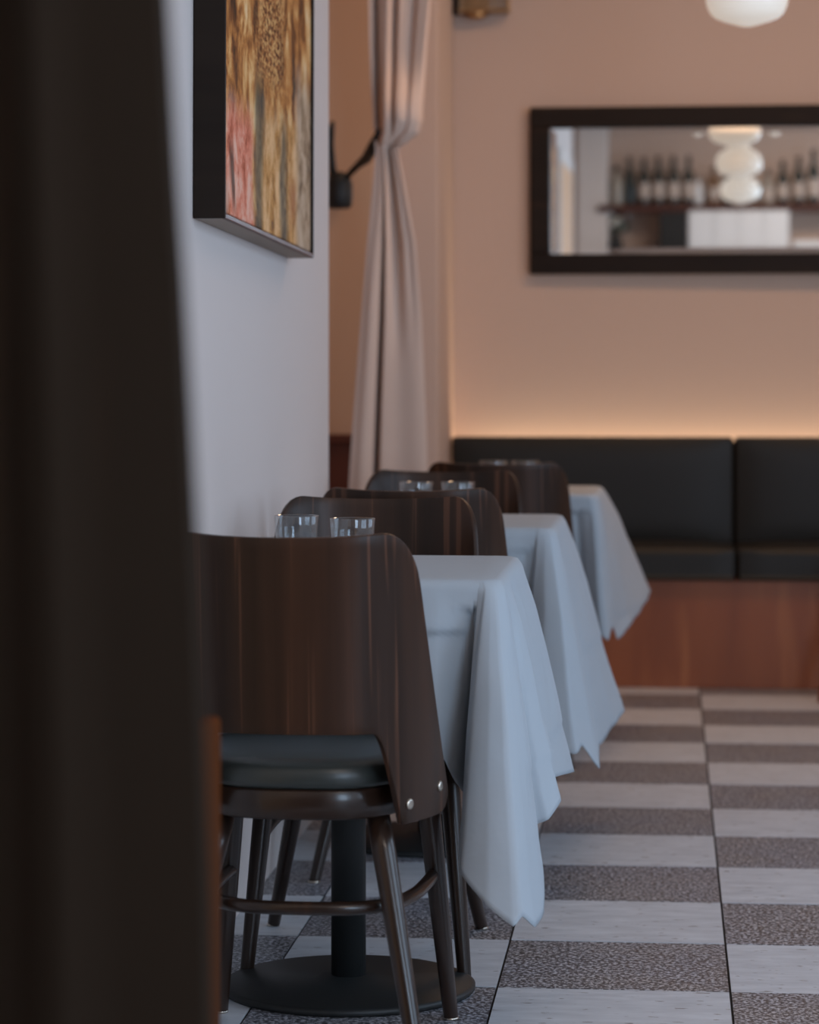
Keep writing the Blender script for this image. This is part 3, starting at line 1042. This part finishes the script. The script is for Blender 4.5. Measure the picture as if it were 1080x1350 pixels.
cb = thing('low_cabinet', 'low brown wooden cabinet end with a rounded corner at the lower left', 'cabinet', (-0.66, 3.15, 0))
q = U(267, 962, 3.0)
r0 = Vector(cb.location)
xr, yf, zt = q.x - r0.x, q.y - r0.y, q.z
xl = -0.855 - r0.x
box('side_panel', xr - 0.02, xr, yf, yf + 0.128, 0.0, zt, 'post', cb, 0.006)
box('carcass', xl, xr - 0.02, yf + 0.012, yf + 0.125, 0.03, zt - 0.006, 'divider', cb, 0.003)
box('cabinet_door', xl + 0.01, xr - 0.024, yf + 0.002, yf + 0.012, 0.05, zt - 0.03, 'divider', cb, 0.002)
box('plinth', xl, xr - 0.02, yf + 0.03, yf + 0.12, 0.0, 0.03, 'divider', cb)

# stool at the right edge, only a foot of it in view
st = thing('wooden_stool', 'brown wooden stool whose foot shows at the right edge before the banquette', 'stool', (0.70, 9.32, 0))
lathe('stool_seat', [(0, 0.43), (0.135, 0.43), (0.142, 0.44), (0.142, 0.455), (0.13, 0.462), (0, 0.458)], 'base_wood', st, 32)
for k in range(4):
    an = math.radians(205 + 90 * k)
    c_, s_ = math.cos(an), math.sin(an)
    tube('leg', [(0.09 * c_, 0.09 * s_, 0.43), (0.15 * c_, 0.15 * s_, 0.2), (0.20 * c_, 0.20 * s_, 0.03), (0.205 * c_, 0.205 * s_, 0.0)], [0.014, 0.016, 0.020, 0.020], 'base_wood', st, 14)
tube('stretcher', [(0.148 * math.cos(2 * PI * k / 32), 0.148 * math.sin(2 * PI * k / 32), 0.2) for k in range(33)], 0.008, 'base_wood', st, 10)

# ------------------------------------------------------------------ the bar wall behind the camera, seen in the mirror
mp0 = Vector(mr.location) + Vector((0, -0.0132, 0))
mn = Vector((math.sin(MR), -math.cos(MR), 0))


def R(px, py, Y):
    """point at room depth Y whose mirror image falls on photo pixel (px, py)"""
    c0_ = Vector((0, 0, H))
    dr_ = U(px, py, 1.0) - c0_
    hit = c0_ + dr_ * ((mp0 - c0_).dot(mn) / dr_.dot(mn))
    rd = dr_ - 2 * dr_.dot(mn) * mn
    return hit + rd * ((Y - hit.y) / rd.y)


YS = YN + 0.13
zs = R(900, 271, YS).z
x0, x1 = R(790, 270, YS).x, R(1150, 270, YS).x
sh = thing('bottle_shelf', 'high red-brown shelf carrying bottles, seen in the mirror', 'shelf', ((x0 + x1) / 2, YS, zs))
box('board', -(x1 - x0) / 2, (x1 - x0) / 2, -0.13, 0.13, -0.05, 0, 'shelf', sh, 0.003)
for s in (-0.8, 0.0, 0.8):
    box('bracket', s * (x1 - x0) / 2 - 0.015, s * (x1 - x0) / 2 + 0.015, -0.13, 0.08, -0.12, -0.05, 'shelf', sh, 0.002)
zl = R(900, 331, YS).z
l0, l1 = R(775, 330, YS).x, x1
sh2 = thing('counter_shelf', 'lower shelf under the bottles with a white cabinet on it, seen in the mirror', 'shelf', ((l0 + l1) / 2, YS, zl))
box('board', -(l1 - l0) / 2, (l1 - l0) / 2, -0.13, 0.17, -0.05, 0, 'shelf', sh2, 0.003)
for s in (-0.8, 0.8):
    box('bracket', s * (l1 - l0) / 2 - 0.015, s * (l1 - l0) / 2 + 0.015, -0.13, 0.10, -0.14, -0.05, 'shelf', sh2, 0.002)


def make_bottle(glass, lab, h, r, label):
    t = thing('bottle', label, 'bottle', group='bottles on the bar shelf')
    lathe('glass_body', [(0, 0), (r * 0.95, 0), (r, 0.006), (r, h * 0.56), (r * 0.9, h * 0.63), (r * 0.5, h * 0.71), (r * 0.38, h * 0.76), (r * 0.36, h * 0.93), (r * 0.42, h * 0.935), (r * 0.42, h * 0.96), (0, h * 0.96)], glass, t, 20)
    lathe('cap', [(0, h), (r * 0.4, h), (r * 0.41, h * 0.93), (r * 0.43, h * 0.86), (r * 0.37, h * 0.86)], 'black_box', t, 16)
    if lab:
        lathe('paper_label', [(r * 1.01, h * 0.14), (r * 1.015, h * 0.15), (r * 1.015, h * 0.45), (r * 1.01, h * 0.46)], lab, t, 20)
    return t


BT = [(813, 'bottle_clear', None, 0.30, 0.055, 'squat pale bottle at the end of the bar shelf'),
      (830, 'bottle_green', None, 0.37, 0.044, 'tall dark bottle without label next to the squat pale one'),
      (849, 'bottle_green', 'label', 0.36, 0.044, 'dark wine bottle with a tall pale label, second dark one on the shelf'),
      (868, 'bottle_green', 'label', 0.37, 0.044, 'dark wine bottle, third dark one on the shelf'),
      (888, 'bottle_green', 'label', 0.37, 0.046, 'dark wine bottle, fourth dark one on the shelf'),
      (908, 'bottle_green', 'label', 0.37, 0.042, 'dark wine bottle just before the white bottle'),
      (921, 'white_lacquer', None, 0.22, 0.030, 'slim white bottle on the bar shelf'),
      (941, 'bottle_amber', 'label', 0.29, 0.040, 'amber bottle half hidden by the lamps in the mirror'),
      (960, 'bottle_green', None, 0.30, 0.042, 'dark bottle behind the lamp reflections'),
      (984, 'bottle_amber', None, 0.26, 0.050, 'amber bottle directly under the lamp reflections'),
      (1012, 'bottle_clear', 'label', 0.26, 0.046, 'short pale bottle right of the lamp reflections'),
      (1032, 'bottle_green', 'label', 0.33, 0.042, 'dark bottle with a pale label, third from the mirror edge'),
      (1053, 'bottle_green', 'label', 0.36, 0.042, 'dark wine bottle, second from the mirror edge'),
      (1073, 'bottle_green', 'label', 0.41, 0.046, 'tallest dark bottle, at the picture edge of the mirror')]
for (px, g_, lb, h_, r_, lab) in BT:
    q = R(px, 270, YS + 0.03)
    t = make_bottle(g_, lb, h_, r_, lab)
    t.location = (q.x, YS + 0.03, zs)

a, b_ = R(870, 330, YS).x, R(906, 330, YS).x
hb = R(870, 278, YS).z - zl
sp_ = thing('loudspeaker', 'black box loudspeaker beside the white cabinet in the mirror', 'speaker', ((a + b_) / 2, YS, zl))
box('speaker_box', -(b_ - a) / 2, (b_ - a) / 2, -0.1, 0.1, 0, hb, 'black_box', sp_, 0.004)
box('grille', -(b_ - a) / 2 + 0.01, (b_ - a) / 2 - 0.01, 0.1, 0.106, 0.01, hb - 0.01, 'iron', sp_, 0.002)
a, b_ = R(908, 330, YS).x, R(1040, 330, YS).x
wc = thing('white_cabinet', 'white cabinet with four pale doors under the bottle shelf in the mirror', 'cabinet', ((a + b_) / 2, YS, zl))
wd = (b_ - a) / 2
box('carcass', -wd, wd, -0.12, 0.12, 0, hb, 'white_lacquer', wc, 0.003)
for k in range(4):
    dr = box('cabinet_door', -wd + 0.008 + k * wd / 2, -wd - 0.004 + (k + 1) * wd / 2, 0.12, 0.134, 0.01, hb - 0.01, 'white_lacquer', wc, 0.002)
tr = thing('serving_tray', 'flat pale tray lying beside the white cabinet in the mirror', 'tray', (R(1075, 325, YS).x, YS, zl))
box('tray_floor', -0.16, 0.16, -0.1, 0.1, 0, 0.012, 'white_lacquer', tr, 0.002)
boxes('rim', [(-0.16, -0.15, -0.1, 0.1, 0.012, 0.07), (0.15, 0.16, -0.1, 0.1, 0.012, 0.07), (-0.15, 0.15, -0.1, -0.09, 0.012, 0.07), (-0.15, 0.15, 0.09, 0.1, 0.012, 0.07)], 'white_lacquer', tr)
# flowers in a dark vase
vq = R(812, 331, YS)
vz = thing('flower_vase', 'dark vase with white flowers beside the column in the mirror', 'vase', (vq.x, YS + 0.02, zl))
lathe('vase', [(0, 0), (0.04, 0), (0.055, 0.04), (0.05, 0.08), (0.03, 0.11), (0.034, 0.125), (0.028, 0.125), (0.025, 0.11), (0, 0.10)], 'iron', vz, 20)
rf = random.Random(5)
for k in range(12):
    ang, rr = k * 2.4, 0.03 + 0.07 * rf.random()
    tip = Vector((math.cos(ang) * rr, math.sin(ang) * rr * 0.8, 0.17 + 0.12 * rf.random()))
    stm = tube('stem', [(0, 0, 0.09), tip * 0.6 + Vector((0, 0, 0.06)), tip], 0.003, 'leaf', vz, 6)
    if k % 3 == 2:
        lathe('leaf', [(0, -0.045), (0.014, -0.02), (0.02, 0.0), (0.012, 0.03), (0, 0.05)], 'leaf', stm, 8, tip)
    else:
        lathe('petals', [(0, -0.02), (0.02, -0.012), (0.034, 0.004), (0.036, 0.018), (0.02, 0.028), (0, 0.024)], 'petal', stm, 10, tip)
# column and door at the far left of the mirror
c0, c1x = R(753, 300, 0.1).x, R(795, 300, 0.1).x
cl = thing('white_column', 'white round-edged column seen at the left of the mirror', 'column', ((c0 + c1x) / 2, YN + 0.12, 0))
wd = (c1x - c0) / 2
box('shaft', -wd, wd, -0.11, 0.11, 0.12, 3.1, 'column', cl, 0.012)
box('plinth', -wd - 0.01, wd + 0.01, -0.12, 0.12, 0, 0.12, 'column', cl, 0.006)
box('capital', -wd - 0.015, wd + 0.015, -0.12, 0.13, 3.1, 3.2, 'column', cl, 0.006)
dr = bpy.data.objects.new('door_1', None)
C.objects.link(dr)
struct(dr)
dr.location = (XL, 3.35, 0)
box('door_leaf', 0.002, 0.03, -0.55, 0.55, 0.01, 2.36, 'door_warm_lit', dr, 0.004)  # warm light is painted into the amber colour of the leaf
box('door_head', 0.002, 0.035, -0.62, 0.62, 2.36, 2.43, 'column', dr, 0.003)
for s in (-1, 1):
    box('door_jamb', 0.002, 0.035, min(s * 0.55, s * 0.62), max(s * 0.55, s * 0.62), 0.0, 2.36, 'column', dr, 0.003)
tube('door_handle', [(0.03, 0.46, 1.02), (0.07, 0.46, 1.02), (0.075, 0.40, 1.02), (0.075, 0.34, 1.02)], 0.009, 'brass', dr)

# two small spots near the ceiling that twinkle in the mirror
for px, lab in ((920, 'small glowing ceiling spot left of the lamp reflections in the mirror'), (1021, 'small glowing ceiling spot right of the lamp reflections in the mirror')):
    q = R(px, 172, 0.9)
    t = thing('ceiling_spot', lab, 'lamp', (q.x, q.y, q.z), 0, 'small ceiling spots')
    lathe('bulb', [(0, -0.034), (0.02, -0.028), (0.033, -0.008), (0.034, 0.006), (0.022, 0.024), (0.014, 0.03), (0, 0.03)], 'opal', t, 20)
    lathe('socket', [(0, 0.026), (0.02, 0.026), (0.02, 0.06), (0.006, 0.068), (0, 0.068)], 'brass', t, 16)
    tube('stem', [(0, 0, 0.06), (0, 0, 3.2 - q.z)], 0.004, 'brass', t, 8)
